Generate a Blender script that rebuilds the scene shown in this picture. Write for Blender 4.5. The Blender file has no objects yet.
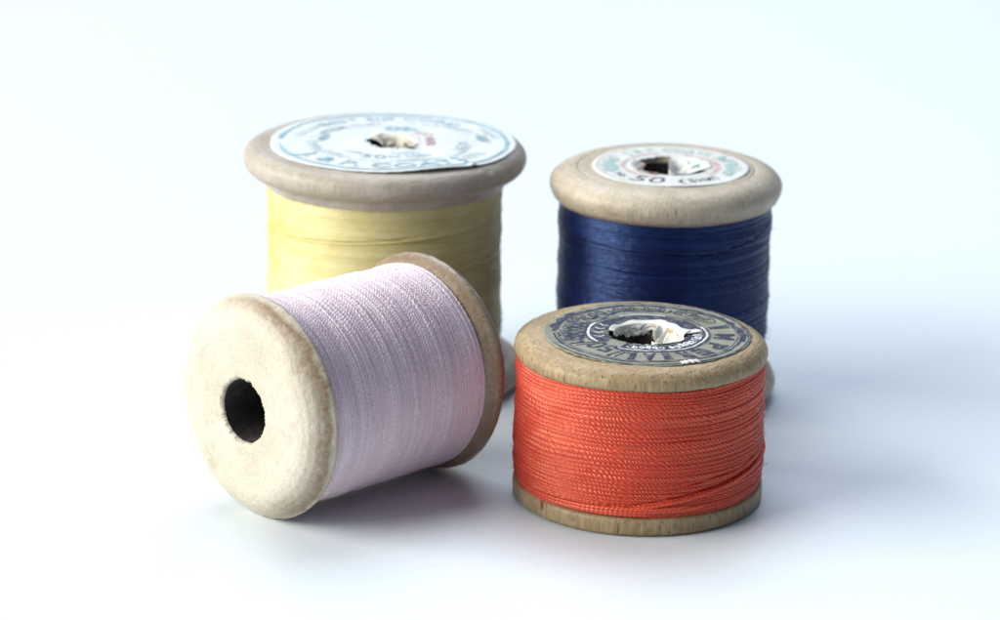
import bpy, math
import numpy as np
from mathutils import Matrix, Vector

CM = 0.01
C = bpy.context.scene.collection
sc = bpy.context.scene
PI = math.pi
TAU = 2*PI
YO = 40.0            # the fitted scene sits 40 cm in front of the camera foot


# ------------------------------------------------------------------ helpers
def link_mesh(name, verts, faces, mat, parent=None, smooth=True):
    """verts in cm -> one mesh object"""
    verts = np.asarray(verts, dtype=np.float32)*CM
    faces = np.asarray(faces, dtype=np.int32)
    me = bpy.data.meshes.new(name)
    n = faces.shape[1]
    me.vertices.add(len(verts))
    me.vertices.foreach_set('co', verts.ravel())
    me.loops.add(faces.size)
    me.loops.foreach_set('vertex_index', faces.ravel())
    me.polygons.add(len(faces))
    me.polygons.foreach_set('loop_start', np.arange(0, faces.size, n, dtype=np.int32))
    me.polygons.foreach_set('loop_total', np.full(len(faces), n, dtype=np.int32))
    me.polygons.foreach_set('use_smooth', np.full(len(faces), smooth))
    me.update(calc_edges=True)
    me.validate()
    if mat is not None:
        me.materials.append(mat)
    o = bpy.data.objects.new(name, me)
    C.objects.link(o)
    if parent is not None:
        o.parent = parent
    return o


def grid_faces(nu, nv, wrap_u=False, wrap_v=False, off=0):
    """faces of a grid of nu rows by nv columns, index = u*nv+v"""
    u = np.arange(nu if wrap_u else nu-1)
    v = np.arange(nv if wrap_v else nv-1)
    U, V = np.meshgrid(u, v, indexing='ij')
    U2 = (U+1) % nu
    V2 = (V+1) % nv
    f = np.stack([U*nv+V, U*nv+V2, U2*nv+V2, U2*nv+V], -1)
    return f.reshape(-1, 4)+off


class Noise:
    """smooth noise, periodic in angle: a sum of random waves"""
    def __init__(s, seed, kmax, mmax, n=40):
        r = np.random.RandomState(seed)
        s.k = r.randint(0, kmax+1, n)*r.choice([-1, 1], n)
        s.m = r.uniform(-mmax, mmax, n)
        s.p = r.uniform(0, TAU, n)
        s.a = 1/np.sqrt(n/2)
    def __call__(s, th, z):
        th, z = np.broadcast_arrays(np.asarray(th, float), np.asarray(z, float))
        out = np.zeros(th.shape)
        for k, m, p in zip(s.k, s.m, s.p):
            out += np.sin(k*th+m*z+p)
        return out*s.a


def densify(prof, step):
    out = []
    for (a, b) in zip(prof[:-1], prof[1:]):
        a = np.array(a, float); b = np.array(b, float)
        n = max(1, int(np.ceil(np.linalg.norm(b-a)/step)))
        for i in range(n):
            out.append(a+(b-a)*i/n)
    out.append(np.array(prof[-1], float))
    return np.array(out)


def arc(cx, cz, rx, rz, a0, a1, n=10):
    return [(cx+rx*math.cos(math.radians(a0+(a1-a0)*i/n)), cz+rz*math.sin(math.radians(a0+(a1-a0)*i/n))) for i in range(n+1)]


def lathe(name, prof, mat, parent, seed=0, wob=0.006, fine=0.002, nth=300, step=0.035, dents=(), holejag=None):
    """turned wooden piece; wob = slow unevenness, dents = (angle, r, z, size, depth)"""
    p = densify(prof, step)
    th = np.linspace(0, TAU, nth, endpoint=False)
    R = np.repeat(p[:, 0][:, None], nth, 1)
    Z = np.repeat(p[:, 1][:, None], nth, 1)
    T = np.repeat(th[None, :], len(p), 0)
    n1 = Noise(seed, 6, 5.0)
    n2 = Noise(seed+1, 60, 40.0, 60)
    w = np.clip(R/0.5, 0, 1)
    R = R+wob*n1(T, Z)*w+fine*n2(T, Z+R*3)*w
    Z = Z+0.6*wob*n1(T+1.3, R*2)+fine*0.6*n2(T+.4, R*5)
    if holejag:
        rh, amp = holejag
        k = np.exp(-((R-rh)/0.05)**2)*np.exp(-((Z-p[:, 1].max())/.06)**2)
        R = R+amp*k*(Noise(seed+5, 22, 3.0)(T, Z)*.7+Noise(seed+6, 70, 9.0)(T, Z)*.35)
    for (da, dr, dz, ds, dd) in dents:
        a = math.radians(da)
        X, Y = R*np.cos(T), R*np.sin(T)
        d2 = (X-dr*math.cos(a))**2+(Y-dr*math.sin(a))**2+(Z-dz)**2
        k = np.exp(-d2/ds**2)
        R = R-dd*k*.8
        Z = Z-dd*k*.6
    V = np.stack([R*np.cos(T), R*np.sin(T), Z], -1).reshape(-1, 3)
    f = grid_faces(len(p), nth, False, True)
    return link_mesh(name, V, f, mat, parent)


def winding(name, mat, parent, z0, z1, turns, Rfun, amp, rows, nth, seed, twist=None, twamp=0.5, slope=1.2,
            jit=0.3, rvar=0.006, grooves=(), wander=0.15, lint=0, lumps=0.004, gran=0.0):
    """thread wound on a core: helical strands with plies, as one surface"""
    rng = np.random.RandomState(seed)
    pitch = (z1-z0)/turns
    widths = 1+jit*rng.uniform(-1, 1, turns+1)
    edges = np.concatenate([[0], np.cumsum(widths)])
    edges = edges/edges[-2]*(turns)
    s = (np.arange(turns*rows+1)/rows)                    # strand coordinate
    th = np.linspace(0, TAU, nth+1)
    S, T = np.meshgrid(s, th, indexing='ij')
    SS = S+T/TAU
    SS = np.clip(SS-0.5, 0, turns-1e-4)
    k = np.floor(S).astype(int); k = np.clip(k, 0, turns-1)
    u = S-k
    e0 = edges[k]; e1 = edges[np.clip(k+1, 0, turns+1)]
    n0 = edges[np.clip(k+1, 0, turns+1)]; n1 = edges[np.clip(k+2, 0, turns+1)]
    lo = e0+(n0-e0)*T/TAU; hi = e1+(n1-e1)*T/TAU
    ns = Noise(seed+2, 5, 3.0, 24)
    Z = z0+(lo+(hi-lo)*u-0.5)*pitch
    Z = Z+wander*pitch*ns(T, Z*4)
    prof = np.sqrt(np.clip(1-(2*u-1)**2*0.97, 0, 1))
    srad = np.concatenate([rng.normal(0, rvar, turns+2)])
    base = srad[k]*(1-T/TAU)+srad[np.clip(k+1, 0, turns+1)]*T/TAU
    h = amp*prof
    if twist:
        ph = rng.uniform(0, 1, turns+2)
        L = T*Rfun((z0+z1)/2)/twist
        L = L+0.25*Noise(seed+9, 30, 20.0, 30)(T, Z)
        nt = np.round(TAU*Rfun((z0+z1)/2)/twist)
        dk = rng.randint(-9, 10, turns+2)
        pp = (T/TAU*(nt+dk[k])+ph[k]+slope*(u-.5)+0.45*Noise(seed+9, 24, 20.0, 30)(T, Z))
        h = h*(1-twamp+twamp*np.abs(np.cos(PI*pp)))
    if gran:
        gr = rng.normal(0, gran, S.shape)
        gr = (gr+np.roll(gr, 1, 1)+np.roll(gr, 2, 1))/1.7
        h = h+gr*prof
    R = Rfun(Z)+base+h-amp+lumps*Noise(seed+3, 14, 12.0, 40)(T, Z)
    for (a0, za, a1, zb, w, d) in grooves:               # slack crossings: thin valleys
        tt = ((T-math.radians(a0)) % TAU)/((math.radians(a1-a0)) % TAU)
        zc = za+(zb-za)*np.clip(tt, 0, 1)+0.015*np.sin(tt*7)
        k2 = np.where((tt >= 0) & (tt <= 1), np.sin(PI*np.clip(tt, 0, 1))**.5, 0)
        R = R-d*k2*np.exp(-((Z-zc)/w)**2)
    Z = np.clip(Z, z0-0.02, z1+0.02)
    V = np.stack([R*np.cos(T), R*np.sin(T), Z], -1).reshape(-1, 3)
    f = grid_faces(len(s), nth+1)
    allv, allf = [V], [f]
    off = len(V)
    for i in range(lint):                                # stray fibres standing off the surface
        a = rng.uniform(0, TAU); z = rng.uniform(z0+.05, z1-.05)
        ln = rng.uniform(.04, .14) if rng.rand() < .8 else rng.uniform(.15, .3); da = rng.uniform(-1, 1); dz = rng.uniform(-1, 1)
        pts = []
        for q in np.linspace(0, 1, 5):
            rr = Rfun(z)-.01+math.sin(q*PI*.8)*ln*.35
            aa = a+da*q*ln/1.5
            pts.append((rr*math.cos(aa), rr*math.sin(aa), z+dz*q*ln*.7))
        v, ff = tube(pts, 0.0022, 4)
        allv.append(v); allf.append(ff+off); off += len(v)
    return link_mesh(name, np.concatenate(allv), np.concatenate(allf), mat, parent)


def tube(pts, r, n=8, ply=None):
    """tube along points; ply = (count of turns, depth) twists a two-strand section round it"""
    P = np.asarray(pts, float)
    T = np.gradient(P, axis=0)
    T /= np.linalg.norm(T, axis=1)[:, None]+1e-12
    up = np.array([0, 0, 1.0])
    A = np.cross(T, up); nn = np.linalg.norm(A, axis=1)
    A[nn < 1e-4] = (1, 0, 0)
    A /= np.linalg.norm(A, axis=1)[:, None]
    B = np.cross(A, T)
    ph = np.linspace(0, TAU, n, endpoint=False)
    t = np.linspace(0, 1, len(P))
    rr = np.full((len(P), n), float(r))
    if ply:
        rr = r*(1-ply[1]+ply[1]*np.abs(np.cos(ph[None, :]-PI*ply[0]*t[:, None])))
    V = P[:, None, :]+rr[..., None]*(np.cos(ph)[None, :, None]*A[:, None, :]+np.sin(ph)[None, :, None]*B[:, None, :])
    return V.reshape(-1, 3), grid_faces(len(P), n, False, True)


# ------------------------------------------------------------------ materials
def new_mat(name):
    m = bpy.data.materials.new(name)
    m.use_nodes = True
    nt = m.node_tree
    b = nt.nodes['Principled BSDF']
    return m, nt, b


def N(nt, t, **kw):
    n = nt.nodes.new(t)
    for k, v in kw.items():
        if k in ('operation', 'blend_type', 'data_type', 'noise_dimensions', 'interpolation_type'):
            setattr(n, k, v)
        else:
            n.inputs[k].default_value = v
    return n


def ramp(nt, fac, stops, interp='LINEAR'):
    r = nt.nodes.new('ShaderNodeValToRGB')
    r.color_ramp.interpolation = interp
    while len(r.color_ramp.elements) > 1:
        r.color_ramp.elements.remove(r.color_ramp.elements[-1])
    r.color_ramp.elements[0].position = stops[0][0]
    for i, (p, c) in enumerate(stops):
        e = r.color_ramp.elements[0] if i == 0 else r.color_ramp.elements.new(p)
        e.color = (*c, 1) if isinstance(c, (tuple, list)) else (c, c, c, 1)
    nt.links.new(fac, r.inputs[0])
    return r.outputs[0]


def mixc(nt, fac, a, b, mode='MIX'):
    m = nt.nodes.new('ShaderNodeMix')
    m.data_type = 'RGBA'; m.blend_type = mode
    for sock, v in ((m.inputs[0], fac), (m.inputs[6], a), (m.inputs[7], b)):
        if hasattr(v, 'is_linked') or isinstance(v, bpy.types.NodeSocket):
            nt.links.new(v, sock)
        elif isinstance(v, (int, float)):
            sock.default_value = v
        else:
            sock.default_value = (*v, 1)
    return m.outputs[2]


def mapped(nt, scale):
    tc = nt.nodes.new('ShaderNodeTexCoord')
    mp = nt.nodes.new('ShaderNodeMapping')
    mp.inputs['Scale'].default_value = scale
    nt.links.new(tc.outputs['Object'], mp.inputs['Vector'])
    return mp.outputs[0]


def noise(nt, vec, scale, detail=4, rough=.6):
    n = nt.nodes.new('ShaderNodeTexNoise')
    n.inputs['Scale'].default_value = scale
    n.inputs['Detail'].default_value = detail
    n.inputs['Roughness'].default_value = rough
    nt.links.new(vec, n.inputs['Vector'])
    return n.outputs['Fac']


def math_(nt, op, a, b=None):
    m = nt.nodes.new('ShaderNodeMath'); m.operation = op
    for i, v in enumerate((a, b)):
        if v is None: continue
        if isinstance(v, (int, float)): m.inputs[i].default_value = v
        else: nt.links.new(v, m.inputs[i])
    return m.outputs[0]


def wood_mat(name, light, mid, stain, r_stops=None, z_stops=None, stain_amt=.8, fleck=.5, seed=0, rough=.5, coat=0.12, ang=None):
    """turned beech; grain runs along the object's own z; coordinates in cm"""
    m, nt, b = new_mat(name)
    v = mapped(nt, (100, 100, 100))
    mp = nt.nodes.new('ShaderNodeMapping')
    mp.inputs['Scale'].default_value = (1, 1, .16)
    mp.inputs['Location'].default_value = (seed*3.1, seed*1.7, seed)
    nt.links.new(v, mp.inputs['Vector'])
    g = mp.outputs[0]
    mott = noise(nt, g, 1.6, 5, .62)
    fine = noise(nt, g, 22, 3, .7)
    pore = noise(nt, g, 34, 2, .5)
    blot = noise(nt, v, 2.6, 6, .7)
    col = mixc(nt, ramp(nt, mott, [(.33, 0.0), (.7, 1.0)]), light, mid)
    col = mixc(nt, ramp(nt, fine, [(.42, 0.0), (.75, fleck)]), col, tuple(c*.62 for c in mid))
    col = mixc(nt, ramp(nt, pore, [(.62, 0.0), (.72, fleck*1.1)]), col, tuple(c*.45 for c in stain))
    # fine rings left by the lathe
    ringv = nt.nodes.new('ShaderNodeCombineXYZ')
    s0 = nt.nodes.new('ShaderNodeSeparateXYZ'); nt.links.new(v, s0.inputs[0])
    rad = math_(nt, 'SQRT', math_(nt, 'ADD', math_(nt, 'MULTIPLY', s0.outputs[0], s0.outputs[0]), math_(nt, 'MULTIPLY', s0.outputs[1], s0.outputs[1])))
    nt.links.new(rad, ringv.inputs[0]); nt.links.new(math_(nt, 'MULTIPLY', s0.outputs[0], .12), ringv.inputs[1]); nt.links.new(math_(nt, 'MULTIPLY', s0.outputs[1], .12), ringv.inputs[2])
    rings = noise(nt, ringv.outputs[0], 16, 4, .7)
    col = mixc(nt, ramp(nt, rings, [(.5, 0.0), (.72, .4)]), col, tuple(c*.8 for c in mid))
    # grime
    col = mixc(nt, ramp(nt, blot, [(.55, 0.0), (.78, .35)]), col, tuple(c*.8 for c in stain))
    sep = nt.nodes.new('ShaderNodeSeparateXYZ')
    nt.links.new(v, sep.inputs[0])
    r2 = math_(nt, 'ADD', math_(nt, 'MULTIPLY', sep.outputs[0], sep.outputs[0]), math_(nt, 'MULTIPLY', sep.outputs[1], sep.outputs[1]))
    rr = math_(nt, 'SQRT', r2)
    jit = math_(nt, 'MULTIPLY', math_(nt, 'SUBTRACT', blot, .5), .15)
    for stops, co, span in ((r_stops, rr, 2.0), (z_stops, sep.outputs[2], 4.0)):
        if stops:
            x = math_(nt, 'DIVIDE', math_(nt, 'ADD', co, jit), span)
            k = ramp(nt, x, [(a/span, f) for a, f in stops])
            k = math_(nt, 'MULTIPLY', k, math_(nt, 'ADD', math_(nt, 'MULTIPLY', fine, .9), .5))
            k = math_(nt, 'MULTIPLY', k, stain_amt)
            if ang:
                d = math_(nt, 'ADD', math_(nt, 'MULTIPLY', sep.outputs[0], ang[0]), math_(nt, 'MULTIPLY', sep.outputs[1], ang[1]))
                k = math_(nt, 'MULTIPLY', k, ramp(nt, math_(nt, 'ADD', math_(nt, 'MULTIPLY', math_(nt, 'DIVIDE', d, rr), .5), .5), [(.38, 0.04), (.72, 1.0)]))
            col = mixc(nt, k, col, stain)
    nt.links.new(col, b.inputs['Base Color'])
    b.inputs['Roughness'].default_value = rough
    b.inputs['Specular IOR Level'].default_value = .35
    if coat:
        b.inputs['Coat Weight'].default_value = coat
        b.inputs['Coat Roughness'].default_value = .3
    bp = nt.nodes.new('ShaderNodeBump')
    bp.inputs['Strength'].default_value = .35
    bp.inputs['Distance'].default_value = .0002
    nt.links.new(math_(nt, 'ADD', math_(nt, 'ADD', fine, rings), math_(nt, 'MULTIPLY', pore, .8)), bp.inputs['Height'])
    nt.links.new(bp.outputs[0], b.inputs['Normal'])
    return m


def thread_mat(name, a, bcol, rough=.42, spec=.5, sheen=.3, sheen_tint=(1, 1, 1), band=None, tint=(1, 1, 1), speck=.4, dark=.6):
    m, nt, b = new_mat(name)
    v = mapped(nt, (100, 100, 100))
    mp = nt.nodes.new('ShaderNodeMapping')
    mp.inputs['Scale'].default_value = (.35, .35, 14)
    nt.links.new(v, mp.inputs['Vector'])
    st = noise(nt, mp.outputs[0], 1.0, 3, .6)
    sp = noise(nt, v, 38, 2, .6)
    big = noise(nt, v, 1.1, 2, .5)
    f = math_(nt, 'ADD', math_(nt, 'MULTIPLY', st, .6), math_(nt, 'MULTIPLY', sp, .4))
    col = mixc(nt, ramp(nt, f, [(.35, 0.0), (.65, 1.0)]), a, bcol)
    col = mixc(nt, ramp(nt, sp, [(.50, 0.0), (.72, speck)]), col, tuple(q*dark for q in a))
    if band is not None:
        col = mixc(nt, ramp(nt, big, [(.45, 0.0), (.7, .8)]), col, band)
    nt.links.new(col, b.inputs['Base Color'])
    b.inputs['Roughness'].default_value = rough
    b.inputs['Specular IOR Level'].default_value = spec
    b.inputs['Specular Tint'].default_value = (*tint, 1)
    b.inputs['Sheen Weight'].default_value = sheen
    b.inputs['Sheen Roughness'].default_value = .4
    b.inputs['Sheen Tint'].default_value = (*sheen_tint, 1)
    bp = nt.nodes.new('ShaderNodeBump')
    bp.inputs['Strength'].default_value = .25
    bp.inputs['Distance'].default_value = .0001
    nt.links.new(noise(nt, v, 60, 2, .7), bp.inputs['Height'])
    nt.links.new(bp.outputs[0], b.inputs['Normal'])
    return m


def paper_mat(name, col, dirty, amt=.5, bump=.3, scale=2.2, extra=None):
    m, nt, b = new_mat(name)
    v = mapped(nt, (100, 100, 100))
    big = noise(nt, v, scale, 6, .7)
    fn = noise(nt, v, 26, 3, .7)
    c = mixc(nt, ramp(nt, big, [(.42, 0.0), (.7, amt)]), col, dirty)
    c = mixc(nt, ramp(nt, fn, [(.5, 0.0), (.75, amt*.6)]), c, tuple(q*.7 for q in dirty))
    if extra:
        for (sc_, lo, hi, ec) in extra:
            c = mixc(nt, ramp(nt, noise(nt, v, sc_, 2, .5), [(lo, 0.0), (hi, 1.0)]), c, ec)
    nt.links.new(c, b.inputs['Base Color'])
    b.inputs['Roughness'].default_value = .62
    b.inputs['Specular IOR Level'].default_value = .3
    bp = nt.nodes.new('ShaderNodeBump')
    bp.inputs['Strength'].default_value = bump
    bp.inputs['Distance'].default_value = .0003
    nt.links.new(big, bp.inputs['Height'])
    nt.links.new(bp.outputs[0], b.inputs['Normal'])
    return m


def ink_mat(name, ink, paper, wear=.5, scale=9):
    """printed ink rubbed through to the paper in places"""
    m, nt, b = new_mat(name)
    v = mapped(nt, (100, 100, 100))
    w = noise(nt, v, scale, 5, .75)
    c = mixc(nt, ramp(nt, w, [(.5-.02, 0.0), (.62, wear)]), ink, paper)
    nt.links.new(c, b.inputs['Base Color'])
    b.inputs['Roughness'].default_value = .6
    b.inputs['Specular IOR Level'].default_value = .3
    return m


# ------------------------------------------------------------------ labels
class Print:
    """collects flat ink shapes given in polar (angle, radius) and lays them on a label surface"""
    def __init__(s, zf, lift=.004):
        s.v, s.t, s.zf, s.lift = [], [], zf, lift
    def add(s, ang, rad, tris, lift=0):
        off = sum(len(x) for x in s.v)
        ang = np.asarray(ang, float); rad = np.asarray(rad, float)
        s.v.append(np.stack([rad*np.cos(ang), rad*np.sin(ang), s.zf(rad, ang)+s.lift+lift], -1))
        s.t.append(np.asarray(tris, int)+off)
    def ring(s, r0, r1, a0=0, a1=360, jag=0, seed=0, lift=0):
        n = int(abs(a1-a0)/1.5)+2
        a = np.radians(np.linspace(a0, a1, n))
        ns = Noise(seed, 40, 2, 30)
        A = np.concatenate([a, a])
        R = np.concatenate([r0+jag*ns(a, 0), r1+jag*ns(a, 5)])
        i = np.arange(n-1)
        f = np.concatenate([np.stack([i, i+1, n+i+1], -1), np.stack([i, n+i+1, n+i], -1)])
        s.add(A, R, f[:, ::-1] if a1 > a0 else f, lift)
    def stroke(s, pts, w, lift=0):
        """pts: list of (arc position in cm, radius) already as (angle deg, r); w in cm"""
        P = np.array([(r*math.cos(math.radians(a)), r*math.sin(math.radians(a))) for a, r in pts])
        T = np.gradient(P, axis=0); T /= np.linalg.norm(T, axis=1)[:, None]+1e-9
        Nn = np.stack([-T[:, 1], T[:, 0]], -1)
        ww = np.broadcast_to(np.asarray(w, float), (len(P),))[:, None]
        Q = np.concatenate([P+Nn*ww/2, P-Nn*ww/2])
        n = len(P); i = np.arange(n-1)
        f = np.concatenate([np.stack([i, n+i, n+i+1], -1), np.stack([i, n+i+1, i+1], -1)])
        s.add(np.arctan2(Q[:, 1], Q[:, 0]), np.hypot(Q[:, 0], Q[:, 1]), f, lift)
    def text(s, body, a_mid, r_mid, height, width=None, outward=True, bold=.0, shear=0, lift=0):
        """lettering bent round the ring; outward = tops away from the centre, read clockwise"""
        cu = bpy.data.curves.new('lettering_source', 'FONT')
        cu.body = body; cu.size = 1; cu.offset = bold; cu.shear = shear; cu.resolution_u = 3
        o = bpy.data.objects.new('lettering_source', cu)
        C.objects.link(o)
        dg = bpy.context.evaluated_depsgraph_get()
        me = o.evaluated_get(dg).to_mesh()
        me.calc_loop_triangles()
        co = np.array([v.co[:2] for v in me.vertices]); tr = np.array([t.vertices[:] for t in me.loop_triangles])
        o.evaluated_get(dg).to_mesh_clear()
        bpy.data.objects.remove(o); bpy.data.curves.remove(cu)
        x = co[:, 0]-(co[:, 0].min()+co[:, 0].max())/2
        y = co[:, 1]
        cap = .73
        k = height/cap
        y = (y-cap/2)*k
        x = x*k
        if width:
            x = x*width/(x.max()-x.min())
        if outward:
            s.add(math.radians(a_mid)-x/r_mid, r_mid+y, tr, lift)
        else:
            s.add(math.radians(a_mid)+x/r_mid, r_mid-y, tr, lift)
    def script(s, a0, a1, r, h, loops, seed, w=.03, outward=True):
        """a line of handwriting-like loops, too worn to read"""
        rng = np.random.RandomState(seed)
        t = np.linspace(0, 1, loops*14)
        ph = TAU*loops*t+rng.uniform(0, 6)
        env = .55+.45*np.abs(np.sin(t*TAU*rng.uniform(1.5, 2.6)+rng.uniform(0, 6)))
        da = (a1-a0)
        ang = a0+da*t+abs(da)/loops*.55*np.sin(ph)
        rad = r+h/2*env*np.cos(ph)*(1 if outward else -1)+.02*np.sin(t*9)
        s.stroke(list(zip(ang, rad)), w*(.55+.6*np.abs(np.sin(ph*.5))))
    def build(s, name, mat, parent):
        return link_mesh(name, np.concatenate(s.v), np.concatenate(s.t), mat, parent, smooth=False)


def paper_disc(name, mat, parent, zf, r_in, r_out, seed, thick=.012, jag_in=.02, jag_out=.008, tears=(), nth=420, nr=26):
    th = np.linspace(0, TAU, nth, endpoint=False)
    ri = r_in+jag_in*(Noise(seed, 9, 1, 20)(th, 0)*.6+Noise(seed+1, 45, 1, 30)(th, 0)*.5)
    ro = r_out+jag_out*(Noise(seed+2, 7, 1, 20)(th, 0)*.6+Noise(seed+3, 60, 1, 30)(th, 0)*.5)
    for (a, w, d) in tears:
        dd = np.abs((th-math.radians(a)+PI) % TAU-PI)
        ro = ro-d*np.clip(1-dd/math.radians(w), 0, 1)**.6
    q = np.linspace(0, 1, nr)[:, None]
    R = ri[None, :]+(ro-ri)[None, :]*q
    T = np.repeat(th[None, :], nr, 0)
    Zt = zf(R, T)
    top = np.stack([R*np.cos(T), R*np.sin(T), Zt], -1)
    bot = top[::-1].copy(); bot[..., 2] -= thick
    V = np.concatenate([top, bot]).reshape(-1, 3)
    f = grid_faces(2*nr, nth, True, True)
    return link_mesh(name, V, f, mat, parent)


def torn_lining(name, mat, parent, H, rh, a0, a1, lip, depth, seed, crumple=.05, thick=.008, centre=(0, 0), sag=0.0):
    """torn paper pushed into the hole: grips the wall, crumpled, ragged lower edge"""
    n = int(abs(a1-a0)*1.2); m = 26
    a = np.radians(np.linspace(a0, a1, n))
    e = np.sin(np.linspace(0, PI, n))**.35
    n1 = Noise(seed, 9, 2, 30); n2 = Noise(seed+1, 40, 2, 40)
    dep = depth*np.clip(.85+.22*n1(a, 0)+.12*n2(a, 0), .55, 1.3)*e+.03
    lp = lip*np.clip(.5+.7*n1(a, 9)+.25*Noise(seed+7, 17, 2, 20)(a, 3), .08, 2)*e
    v = np.linspace(0, 1, m)[:, None]
    A = np.repeat(a[None, :], m, 0)
    vl = .22
    s1 = np.clip(v/vl, 0, 1); s2 = np.clip((v-vl)/(1-vl), 0, 1)
    fold = crumple*(np.abs(Noise(seed+2, 9, 6, 30)(A, s2*1.3))-.5+.22*Noise(seed+3, 28, 14, 30)(A, v))
    R = rh+lp[None, :]*(1-s1)-.042*s1-np.abs(fold)*s2**.6-sag*s2
    Z = H+.022+.010*(1-s1)*(1+n1(A, 2))-dep[None, :]*s2**1.1-.01*s1
    V = np.stack([centre[0]+R*np.cos(A), centre[1]+R*np.sin(A), Z], -1).reshape(-1, 3)
    o = link_mesh(name, V, grid_faces(m, n), mat, parent)
    sm = o.modifiers.new('paper thickness', 'SOLIDIFY'); sm.thickness = thick*CM; sm.offset = 0
    return o


def spool_root(name, label, x, y, rz=0):
    o = bpy.data.objects.new(name, None)
    C.objects.link(o)
    o.empty_display_size = .01
    o.location = (x*CM, (y-YO)*CM, 0)
    o.rotation_euler = (0, 0, rz)
    o['label'] = label
    o['category'] = 'spool of thread'
    o['group'] = 'wooden spools of sewing thread on the white surface'
    return o


def mirror_z(prof, H):
    return [(r, H-z) for r, z in prof][::-1]


# ================================================================== red spool
RX, RY = 1.785, 38.431
red = spool_root('thread_spool', 'short spool of coral red thread standing upright, dark grey green printed label on top', RX, RY, 0)
wood_red = wood_mat('worn beech of the short spool', (.60, .475, .275), (.42, .295, .145), (.13, .085, .045),
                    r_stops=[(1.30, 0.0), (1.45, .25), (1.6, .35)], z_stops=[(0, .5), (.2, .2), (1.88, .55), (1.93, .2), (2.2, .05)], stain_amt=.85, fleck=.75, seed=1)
H = 2.128
prof_t = [(.46, H-.9), (.46, H-.05), (.47, H-.012), (.50, H), (1.30, H)]+arc(1.36, H-.16, .235, .16, 84, 4, 12)+[(1.597, H-.19), (1.585, H-.235), (1.55, H-.25), (1.0, H-.26)]
lathe('flange', prof_t, wood_red, red, seed=11, wob=.007, fine=.0022, nth=420, step=.022,
      dents=[(182, 1.55, H-.08, .07, .05), (176, 1.52, H-.1, .04, .03), (240, 1.54, H-.1, .035, .05), (-35, 1.58, H-.1, .05, .02), (215, 1.5, H-.03, .05, .02), (-75, 1.58, H-.16, .05, .015)])
prof_b = [(.46, .9), (.46, .03), (.49, .0), (1.50, .0), (1.555, .015), (1.585, .05), (1.59, .20), (1.575, .235), (1.54, .25), (1.0, .26)]
lathe('flange', prof_b, wood_red, red, seed=13, wob=.004, fine=.002, nth=420, step=.022, dents=[(238, 1.58, .13, .035, .03)])
lathe('core', [(1.02, H-.24), (1.02, .24)], wood_red, red, seed=14, nth=96)
thr_red = thread_mat('coral red thread', (.50, .034, .024), (.72, .088, .048), rough=.34, spec=1.0, sheen=.08, sheen_tint=(1, .6, .45), tint=(1, .66, .40))
def Rr(z):
    z = np.asarray(z, float)
    return 1.578+.022*np.exp(-((z-.72)/.28)**2)-.02*np.exp(-((z-.25)/.05)**2)
wr = winding('thread_winding', thr_red, red, .245, H-.245, 31, Rr, .030, 9, 1500, 21, twist=.064, twamp=.6, slope=1.35, jit=.34, rvar=.007, gran=.0014,
             grooves=[(262, .40, 352, .80, .016, .05), (285, .62, 345, .86, .012, .035), (205, .345, 262, .40, .02, .03), (275, 1.22, 330, 1.24, .01, .02)], lint=170, lumps=.003)
# crossing strands near the foot
def wrap(a0, z0, a1, z1, off, n=400, Rf=Rr, sag=0):
    t = np.linspace(0, 1, n)
    a = np.radians(a0+(a1-a0)*t); z = z0+(z1-z0)*t+sag*np.sin(PI*t)
    r = Rf(z)+off-.03*(np.abs(2*t-1)**12)
    return np.stack([r*np.cos(a), r*np.sin(a), z], -1)
vv, ff, off = [], [], 0
for (a0, z0, a1, z1, o_) in [(198, .335, 292, .385, .0), (206, .29, 300, .36, -.004), (262, .36, 358, .77, .0), (215, .30, 275, .30, -.002)]:
    P = wrap(a0, z0, a1, z1, o_)
    ln = np.linalg.norm(np.diff(P, axis=0), axis=1).sum()
    v, f = tube(P, .027, 10, (ln/.06, .3))
    vv.append(v); ff.append(f+off); off += len(v)
link_mesh('loose_thread', np.concatenate(vv), np.concatenate(ff), thr_red, wr)
P = np.array([(1.60*math.cos(math.radians(a)), 1.60*math.sin(math.radians(a)), z) for a, z in ((219, .27), (219.5, .23), (220, .19), (219.6, .15), (220.5, .115))])
v, f = tube(P[:4], .011, 8, (3, .3))
link_mesh('thread_end', v, f, thr_red, wr)

# paper label
pap_red = paper_mat('aged grey green label paper', (.29, .305, .25), (.16, .16, .105), amt=.75, bump=.35, scale=3.0)
ink_navy = ink_mat('worn navy label ink', (.018, .026, .062), (.28, .30, .25), wear=.5, scale=8)
ink_white = paper_mat('white label ring', (.72, .75, .76), (.45, .47, .45), amt=.3)
white_torn = paper_mat('white torn inner paper', (.74, .75, .71), (.42, .40, .31), amt=.45, bump=.6, scale=5)
LX, LY = .08, .02
nz = Noise(31, 6, 4, 30)
def zred(r, a): return H+.016+.004*nz(a, r)
lab = paper_disc('paper_label', pap_red, red, zred, .49, 1.31, 33, jag_in=.022, jag_out=.012, tears=[(-68, 5, .05), (150, 5, .02), (20, 4, .02), (118, 5, .03)])
lab.location = (LX*CM, LY*CM, 0)
pr = Print(zred)
pr.ring(1.258, 1.278, -160, 40, .004, 1); pr.ring(1.262, 1.275, 60, 130, .004, 2)
pr.ring(1.165, 1.195, -178, -2, .005, 3); pr.ring(1.15, 1.20, -2, 178, .008, 4); pr.ring(1.19, 1.235, -14, 14, .006, 9); pr.ring(1.18, 1.235, 138, 172, .012, 10)
pr.ring(1.128, 1.14, -180, 175, .003, 81); pr.ring(1.288, 1.298, -150, 60, .003, 82)
pr.ring(.775, .80, -125, 212, .004, 5)
pr.ring(.52, .735, -122, 208, .008, 6)
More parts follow.
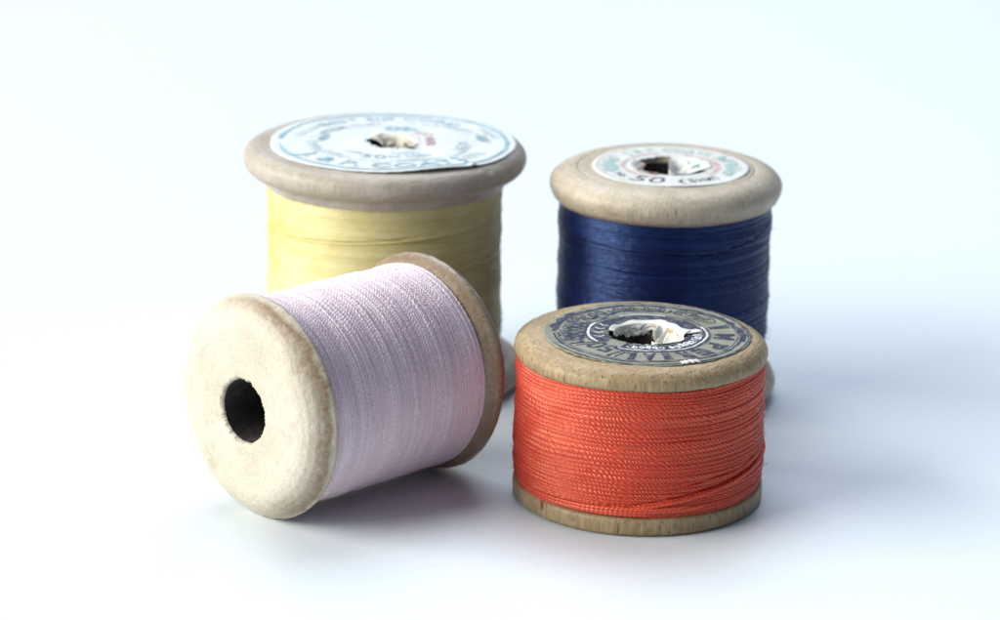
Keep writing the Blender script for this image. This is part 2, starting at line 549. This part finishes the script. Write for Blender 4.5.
for ch, a in zip('IMPERIAL', (19, -6, -31, -48, -64, -78, -91, -107)):
    pr.text(ch, a, .975, .25, width=(.10 if ch == 'I' else .27 if ch == 'M' else .20), bold=.05)
pr.text('50', -134, .86, .30, width=.36, bold=.02)
for a in (-117, -151):
    pr.stroke([(a+2.5*math.sin(q*5), .58+.52*q) for q in np.linspace(0, 1, 14)], .035)
    pr.stroke([(a+5+2.5*math.sin(q*5), .60+.48*q) for q in np.linspace(0, 1, 14)], .022)
pr.script(-157, -178, .98, .22, 3, 5, .045)
pr.script(196, 150, .90, .26, 6, 6, .045)
pr.script(192, 140, 1.05, .12, 7, 7, .036)
pr.script(142, 118, .97, .24, 3, 8, .05)
pr.script(116, 72, .99, .18, 8, 9, .04)
pr.script(62, 66, 1.0, .2, 2, 10, .06)
# cartouche
cx = [(47+15*math.cos(q)*(1+.15*math.cos(2*q)), .985+.125*math.sin(q)) for q in np.linspace(0, TAU, 40)]
pr.stroke(cx, .024)
pr.script(56, 38, .985, .12, 4, 11, .03)
pr.build('printed_lettering', ink_navy, lab)
pw = Print(zred, .009)
pw.ring(.738, .768, 148, 212, .003, 41); pw.ring(.738, .766, 70, 116, .003, 42); pw.ring(.738, .765, -122, 24, .003, 43)
for a0, a1, sd in ((-112, -74, 61), (-68, -30, 62), (-24, 16, 63)):
    pw.script(a0, a1, .635, .10, 5, sd, .022)
    pw.stroke([(a0+3, .58), (a0+4, .69)], .024); pw.stroke([(a1-9, .58), (a1-8, .69)], .02); pw.stroke([((a0+a1)/2, .58), ((a0+a1)/2+3, .69)], .022)
for a in range(150, 206, 14):
    pw.stroke([(a, .56), (a+4, .62), (a-1, .69)], .022)
pw.build('printed_ring', ink_white, lab)
torn_lining('torn_paper', white_torn, lab, H, .475, -78, 66, .05, .40, 51, crumple=.09, sag=.19)
torn_lining('torn_paper', white_torn, lab, H, .475, 56, 168, .035, .12, 54, crumple=.04)
torn_lining('torn_paper', white_torn, lab, H, .475, -6, 10, .16, .10, 57, crumple=.02)
# curl of lifted paper at the rim
q = np.linspace(-73, -62, 12)
vs = []
for i, a in enumerate(q):
    for j, r in enumerate((1.20, 1.235, 1.27, 1.30)):
        rr_ = r+.012*math.sin(i*1.7+j)
        vs.append((rr_*math.cos(math.radians(a)), rr_*math.sin(math.radians(a)), H+.024+.018*math.sin(j*1.1)*math.sin(PI*i/11)+.004*(i % 2)))
o = link_mesh('paper_tear', vs, grid_faces(12, 4), white_torn, lab)
sm = o.modifiers.new('paper thickness', 'SOLIDIFY'); sm.thickness = .008*CM; sm.offset = 0

bore_mat, _nt, _b = new_mat('stained bore wood with painted shade')  # stained wood, with the shade inside the hole put into its dark colour
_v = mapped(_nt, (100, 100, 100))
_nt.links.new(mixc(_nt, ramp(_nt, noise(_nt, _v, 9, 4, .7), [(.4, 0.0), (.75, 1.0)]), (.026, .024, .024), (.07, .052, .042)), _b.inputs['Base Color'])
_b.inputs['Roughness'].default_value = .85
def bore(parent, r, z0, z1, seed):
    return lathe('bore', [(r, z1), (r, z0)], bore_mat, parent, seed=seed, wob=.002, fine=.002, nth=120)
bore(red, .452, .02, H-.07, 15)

# ================================================================== blue spool
BX, BY = 2.250, 42.527
blue = spool_root('thread_spool', 'tall spool of navy blue thread, small white label numbered 50, behind the coral red spool', BX, BY, 0)
wood_blue = wood_mat('pale smooth beech', (.58, .525, .42), (.46, .39, .275), (.19, .125, .07),
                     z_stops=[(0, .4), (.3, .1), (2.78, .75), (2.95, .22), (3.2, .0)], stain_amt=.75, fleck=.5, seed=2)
H = 3.254; R = 1.603
half = [(.50, H-1.4), (.50, H-.04), (.52, H-.01), (.55, H), (1.205, H), (1.218, H-.02), (1.232, H), (1.26, H)]+arc(1.27, H-.235, R-1.27, .232, 86, -20, 16)+[(1.55, H-.39), (1.49, H-.445), (1.0, H-.455)]
lathe('flange', half, wood_blue, blue, seed=61, wob=.006, fine=.0012, nth=320, step=.025, dents=[(-52, 1.57, H-.2, .04, .03)])
lathe('flange', [(r, H-z) for r, z in half], wood_blue, blue, seed=62, wob=.006, fine=.0012, nth=300, step=.03)
lathe('core', [(1.02, H-.43), (1.02, .43)], wood_blue, blue, seed=63, nth=96)
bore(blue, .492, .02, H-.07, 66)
thr_blue = thread_mat('navy blue thread', (.002, .006, .032), (.004, .013, .078), rough=.32, spec=.95, sheen=.0, sheen_tint=(.5, .65, 1), tint=(.27, .44, 1))
def Rb(z):
    z = np.asarray(z, float)
    return 1.462+.010*np.sin(z*5.2+.6)+.008*np.sin(z*13+1)+.012*np.exp(-((z-1.9)/.25)**2)
winding('thread_winding', thr_blue, blue, .45, H-.445, 84, Rb, .015, 6, 700, 71, jit=.35, rvar=.0035, lumps=.0012, wander=.30, gran=.0016,
        grooves=[(200, 2.44, 330, 2.40, .012, .02), (200, 2.10, 300, 2.15, .014, .02), (270, 2.30, 345, 2.62, .014, .018), (215, 2.62, 300, 2.66, .01, .012), (190, 1.95, 260, 1.93, .012, .015)], lint=120)
pap_blue = paper_mat('off white label paper', (.66, .70, .68), (.50, .47, .42), amt=.45, scale=3)
nb = Noise(64, 5, 3, 24)
def zblue(r, a): return H+.013+.004*nb(a, r)
lb = paper_disc('paper_label', pap_blue, blue, zblue, .50, 1.075, 65, jag_in=.015, jag_out=.006)
lb.location = (.055*CM, .0, 0)
ink_teal = ink_mat('faded teal label ink', (.30, .46, .43), (.60, .66, .64), wear=.85, scale=6)
ink_black = ink_mat('grey label ink', (.06, .07, .095), (.5, .54, .54), wear=.15, scale=10)
ink_pink = ink_mat('faded pink label ink', (.56, .36, .35), (.66, .68, .66), wear=.9, scale=5)
p = Print(zblue); p.text('50', -114, .80, .27, width=.46, bold=.0, outward=False)
for a, ch in zip((-82, -72, -63, -54, -46, -37), '(SHMT'):
    p.text(ch, a, .83, .17, width=.10, outward=False, bold=.01)
p.text('No', -145, .84, .14, width=.2, outward=False)
p.build('printed_lettering', ink_black, lb)
p = Print(zblue); p.text('J. & P. COATS', 92, .86, .17, width=1.35, bold=.02); p.ring(.73, .97, 172, 200, .02, 5); p.ring(.75, .95, -12, 16, .02, 6)
p.script(-160, -172, .86, .15, 3, 12, .04); p.script(150, 168, .86, .18, 3, 13, .04); p.script(38, 20, .86, .18, 3, 14, .04); p.script(-30, -16, .84, .16, 3, 15, .04)
p.build('printed_band', ink_teal, lb)
p = Print(zblue); p.ring(.63, .68, 100, 262, .004, 7); p.ring(.62, .69, -40, 70, .006, 8); p.ring(1.0, 1.015, 120, 230, .004, 9)
p.build('printed_ring', ink_pink, lb)
pap_flap = paper_mat('printed paper pushed into the hole', (.66, .68, .64), (.5, .45, .4), amt=.4, bump=.5, scale=6,
                     extra=[(3.2, .56, .60, (.10, .28, .23)), (4.1, .62, .66, (.42, .17, .2))])
torn_lining('torn_paper', pap_flap, lb, H, .52, -88, 84, .05, .24, 82, crumple=.07, sag=.36, centre=(-.02, 0))
torn_lining('torn_paper', pap_flap, lb, H, .52, 150, 250, .04, .07, 83, crumple=.03, sag=.10, centre=(-.02, 0))

# ================================================================== yellow spool
YX, YY = -1.632, 42.968
yel = spool_root('thread_spool', 'widest spool, yellow thread, wide white label with blue ring, standing behind the lying spool', YX, YY, 0)
wood_yel = wood_mat('greyed beech', (.52, .475, .41), (.40, .345, .27), (.25, .15, .075),
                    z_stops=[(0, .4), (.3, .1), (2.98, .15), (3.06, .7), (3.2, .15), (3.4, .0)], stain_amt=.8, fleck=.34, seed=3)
H = 3.416; R = 1.964
half = [(.34, H-1.4), (.34, H-.03), (.36, H-.006), (.39, H), (1.73, H)]+arc(1.75, H-.19, R-1.75, .187, 82, -62, 18)+[(1.80, H-.372), (1.745, H-.385), (1.70, H-.46), (1.665, H-.53), (1.0, H-.54)]
lathe('flange', half, wood_yel, yel, seed=91, wob=.008, fine=.0016, nth=340, step=.025,
      dents=[(222, 1.86, H-.06, .06, .03), (232, 1.9, H-.1, .04, .03), (-40, 1.9, H-.05, .05, .02)])
lathe('flange', [(r, H-z) for r, z in half], wood_yel, yel, seed=92, wob=.008, fine=.0016, nth=320, step=.03)
lathe('core', [(1.02, H-.5), (1.02, .5)], wood_yel, yel, seed=93, nth=96)
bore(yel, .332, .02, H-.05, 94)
thr_yel = thread_mat('yellow thread', (.66, .585, .25), (.76, .70, .37), rough=.42, spec=.7, sheen=.08, sheen_tint=(1, .95, .6), tint=(1, .95, .7), band=(.56, .44, .12))
def Ry(z):
    z = np.asarray(z, float)
    return 1.640+.012*np.sin(z*2.3)+.006*np.sin(z*9)
wy = winding('thread_winding', thr_yel, yel, .53, H-.53, 84, Ry, .014, 6, 700, 95, jit=.4, rvar=.004, lumps=.0015, wander=.35, gran=.0018,
        grooves=[(200, 2.28, 300, 2.55, .014, .02), (255, 2.50, 340, 2.30, .012, .02), (230, 2.7, 320, 2.74, .01, .012)], lint=100)
v, f = tube(wrap(215, 2.33, 335, 2.56, .008, Rf=Ry), .013, 8)
link_mesh('loose_thread', v, f, thr_yel, wy)
pap_yel = paper_mat('white label paper', (.70, .76, .77), (.54, .57, .55), amt=.5, bump=.5, scale=2.5)
ny = Noise(97, 4, 2.5, 24); ny2 = Noise(98, 12, 6, 30)
def zyel(r, a):
    r = np.asarray(r, float); a = np.asarray(a, float)
    d = (a-math.radians(-72)+PI) % TAU-PI
    lift = .05*np.exp(-(d/.42)**2)*np.clip((r-1.05)/.6, 0, 1)**1.5
    d2 = (a-math.radians(-48)+PI) % TAU-PI
    crease = .02*np.exp(-(d2/.03)**2)*np.clip((r-.6)/.5, 0, 1)
    d3 = (a-math.radians(135)+PI) % TAU-PI
    crease = crease+.03*np.exp(-((r-1.0-.3*d3)/.04)**2)*np.exp(-(d3/.45)**2)
    return H+.016+.005*ny(a, r)+.003*ny2(a, r)+lift+crease
ly = paper_disc('paper_label', pap_yel, yel, zyel, .36, 1.696, 99, jag_in=.03, jag_out=.008, nr=60, tears=[(-118, 8, .015)])
ly.location = (.12*CM, 0, 0)
ink_blue = ink_mat('faded blue label ink', (.24, .43, .52), (.70, .75, .77), wear=.45, scale=4)
ink_pale = ink_mat('very faded blue label ink', (.47, .59, .63), (.70, .75, .77), wear=.5, scale=5)
p = Print(zyel, .007)
p.ring(1.545, 1.60, -172, 178, .006, 1)
p.text('J. & P. COATS', -97, 1.32, .25, width=2.5, outward=False, bold=.012)
p.text('50', -106, .86, .20, width=.34, outward=False)
p.text('SIX CORD', -72, .84, .12, width=.62, outward=False)
p.text('40', 84, .74, .24, width=.46, outward=False, bold=.03)
p.text('BEST SIX CORD', 95, 1.34, .17, width=2.2, outward=True)
p.text('YDS', -12, .95, .14, width=.42, outward=False)
p.script(178, 160, 1.0, .12, 5, 21, .025); p.script(20, 4, 1.25, .16, 4, 22, .025)
p.build('printed_lettering', ink_blue, ly)
p = Print(zyel, .007)
p.script(-20, 30, .52, .12, 5, 31, .03); p.script(40, 62, .62, .08, 2, 32, .04)
p.build('printed_mark', ink_pink, ly)
p = Print(zyel, .006)
for a0, a1, r_, h_, n_, sd in ((-178, -150, 1.12, .16, 5, 41), (-152, -128, 1.02, .12, 4, 42), (-40, -22, 1.3, .18, 4, 43), (-30, -8, 1.05, .12, 5, 44),
                               (170, 140, 1.35, .16, 6, 45), (160, 128, 1.05, .12, 6, 46), (60, 30, 1.2, .16, 6, 47), (10, 34, 1.42, .12, 5, 48),
                               (-140, -118, .78, .10, 4, 49), (-88, -60, .66, .09, 5, 50), (-88, -50, 1.03, .09, 9, 51), (125, 105, 1.05, .14, 4, 52)):
    p.script(a0, a1, r_, h_, n_, sd, .017)
p.ring(1.10, 1.115, -170, -20, .004, 60); p.ring(1.09, 1.105, 20, 160, .004, 61)
p.build('printed_small_text', ink_pale, ly)
torn_y = paper_mat('cream torn paper', (.68, .66, .56), (.52, .42, .32), amt=.5, bump=.5, scale=5)
torn_lining('torn_paper', torn_y, ly, H, .35, -80, 150, .07, .22, 102, crumple=.05, sag=.12)

# ================================================================== pink spool, lying down
PX, PY, PA, PL, PR, PF = -2.943, 37.453, .772, 2.780, 1.429, .29
H = PL+2*PF
ctr = (PX+math.cos(PA)*PL/2, PY+math.sin(PA)*PL/2)
pink = spool_root('thread_spool', 'spool lying on its side, pale lilac pink thread, bare wooden end with dark hole', ctr[0], ctr[1], PA)
wood_pink = wood_mat('bare pale beech', (.61, .57, .47), (.53, .475, .365), (.215, .13, .065),
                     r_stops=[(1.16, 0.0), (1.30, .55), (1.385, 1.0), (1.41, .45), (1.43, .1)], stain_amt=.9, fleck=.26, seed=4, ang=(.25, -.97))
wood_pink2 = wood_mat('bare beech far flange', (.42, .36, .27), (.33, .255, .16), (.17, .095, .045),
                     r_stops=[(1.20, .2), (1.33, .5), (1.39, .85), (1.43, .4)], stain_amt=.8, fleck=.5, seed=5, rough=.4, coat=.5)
def lay(o):                      # stands the local z axis along the ground, its top towards the viewer
    o.location = (0, 0, PR*CM)
    o.rotation_euler = (0, -PI/2, 0)
    o.matrix_parent_inverse = Matrix.Identity(4)
    return o
h2 = H/2
endp = [(.40, h2-1.6), (.40, h2-.04), (.42, h2-.012), (.44, h2), (1.02, h2)]+[(1.10, h2-.012), (1.19, h2-.045), (1.28, h2-.105), (1.345, h2-.17), (1.395, h2-.235), (1.420, h2-.275)]
front = endp+[(PR, h2-.292), (PR-.006, h2-.325), (1.38, h2-.345), (1.0, h2-.36)]
lay(lathe('flange', front, wood_pink, pink, seed=111, wob=.004, fine=.0018, nth=420, step=.022, holejag=(.42, .012), dents=[(150, 1.0, h2, .02, .01)]))
rear = endp+[(PR, h2-.292), (PR-.004, h2-.32), (1.415, h2-.35), (1.36, h2-.42), (1.26, h2-.54), (1.0, h2-.56)]
lay(lathe('flange', [(r, -z) for r, z in rear], wood_pink2, pink, seed=112, wob=.004, fine=.0018, nth=420, step=.025))
lay(lathe('core', [(1.02, h2-.34), (1.02, -h2+.52)], wood_pink2, pink, seed=113, nth=96))
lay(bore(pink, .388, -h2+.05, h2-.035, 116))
thr_pink = thread_mat('pale lilac pink thread', (.68, .505, .575), (.85, .735, .785), rough=.33, spec=.9, sheen=.08, speck=.7, dark=.72, sheen_tint=(1, .9, 1))
def Rp(z):
    z = np.asarray(z, float)
    return 1.33-.0*z
TZ0, TZ1 = -h2+.50, h2-.345
wp = winding('thread_winding', thr_pink, pink, TZ0, TZ1, 78, Rp, .018, 7, 1500, 121, twist=.05, twamp=.40, slope=1.2, jit=.42, rvar=.0048, gran=.0024, lumps=.003, wander=.35, lint=90,
        grooves=[(0, z, 359.9, z+.03, .009, d) for z, d in ((-.85, .016), (-.72, .02), (-.5, .014), (-.22, .012), (.12, .012), (.55, .014), (.78, .02), (.95, .018), (1.08, .02), (1.16, .02))])
lay(wp)

# ================================================================== surface
nx = 80
g = np.linspace(-1, 1, nx)
X, Y = np.meshgrid(g*170, g*170, indexing='ij')
m, nt, b = new_mat('matt white paper')
v = mapped(nt, (100, 100, 100))
fn = noise(nt, v, 9, 4, .6)
sk = nt.nodes.new('ShaderNodeTexVoronoi'); sk.inputs['Scale'].default_value = 1.1; nt.links.new(v, sk.inputs['Vector'])
c = mixc(nt, ramp(nt, fn, [(.35, 0.0), (.7, 1.0)]), (.72, .80, .84), (.745, .82, .855))
c = mixc(nt, ramp(nt, sk.outputs['Distance'], [(.012, .45), (.022, 0.0)]), c, (.40, .42, .44))
nt.links.new(c, b.inputs['Base Color'])
b.inputs['Roughness'].default_value = .38
b.inputs['Specular IOR Level'].default_value = .5
bp = nt.nodes.new('ShaderNodeBump'); bp.inputs['Strength'].default_value = .12; bp.inputs['Distance'].default_value = .0002
nt.links.new(noise(nt, v, 30, 3, .6), bp.inputs['Height']); nt.links.new(bp.outputs[0], b.inputs['Normal'])
tb = link_mesh('tabletop', np.stack([X, Y, np.zeros_like(X)], -1).reshape(-1, 3), grid_faces(nx, nx)[:, ::-1], m)
tb['kind'] = 'structure'
tb['label'] = 'seamless white paper surface the spools stand on'

# ================================================================== light
w = bpy.data.worlds.new('World'); sc.world = w; w.use_nodes = True
bg = w.node_tree.nodes['Background']
bg.inputs[0].default_value = (.60, .72, 1.0, 1); bg.inputs[1].default_value = .20

def area(name, loc, target, size, power, color, sy=None):
    L = bpy.data.lights.new(name, 'AREA')
    L.shape = 'RECTANGLE'; L.size = size; L.size_y = sy or size
    L.energy = power; L.color = color
    o = bpy.data.objects.new(name, L); C.objects.link(o)
    o.location = loc
    o.rotation_euler = (Vector(target)-Vector(loc)).to_track_quat('-Z', 'Y').to_euler()
    return o
area('window_light', (-2.24, -.48, 1.14), (0, .0, .01), 2.6, 114.0, (1.0, .972, .905), 1.3)
area('back_light', (-.15, 1.35, 2.1), (0, .05, 0), 1.9, 47.0, (.84, .90, 1.0))

# ================================================================== camera
cam = bpy.data.cameras.new('camera')
cam.sensor_width = 36; cam.lens = 3.2*36
cam.clip_start = .02; cam.clip_end = 20
co = bpy.data.objects.new('camera', cam); C.objects.link(co)
pitch, roll, ch = .30003, .016, 14.315
co.matrix_world = Matrix.Translation((0, -YO*CM, ch*CM)) @ Matrix.Rotation(PI/2-pitch, 4, 'X') @ Matrix.Rotation(roll, 4, 'Z')
cam.dof.use_dof = True
cam.dof.focus_distance = .392
cam.dof.aperture_fstop = 30
sc.camera = co

sc.view_settings.view_transform = 'Standard'
sc.view_settings.look = 'None'
sc.view_settings.exposure = .19
sc.view_settings.gamma = 1
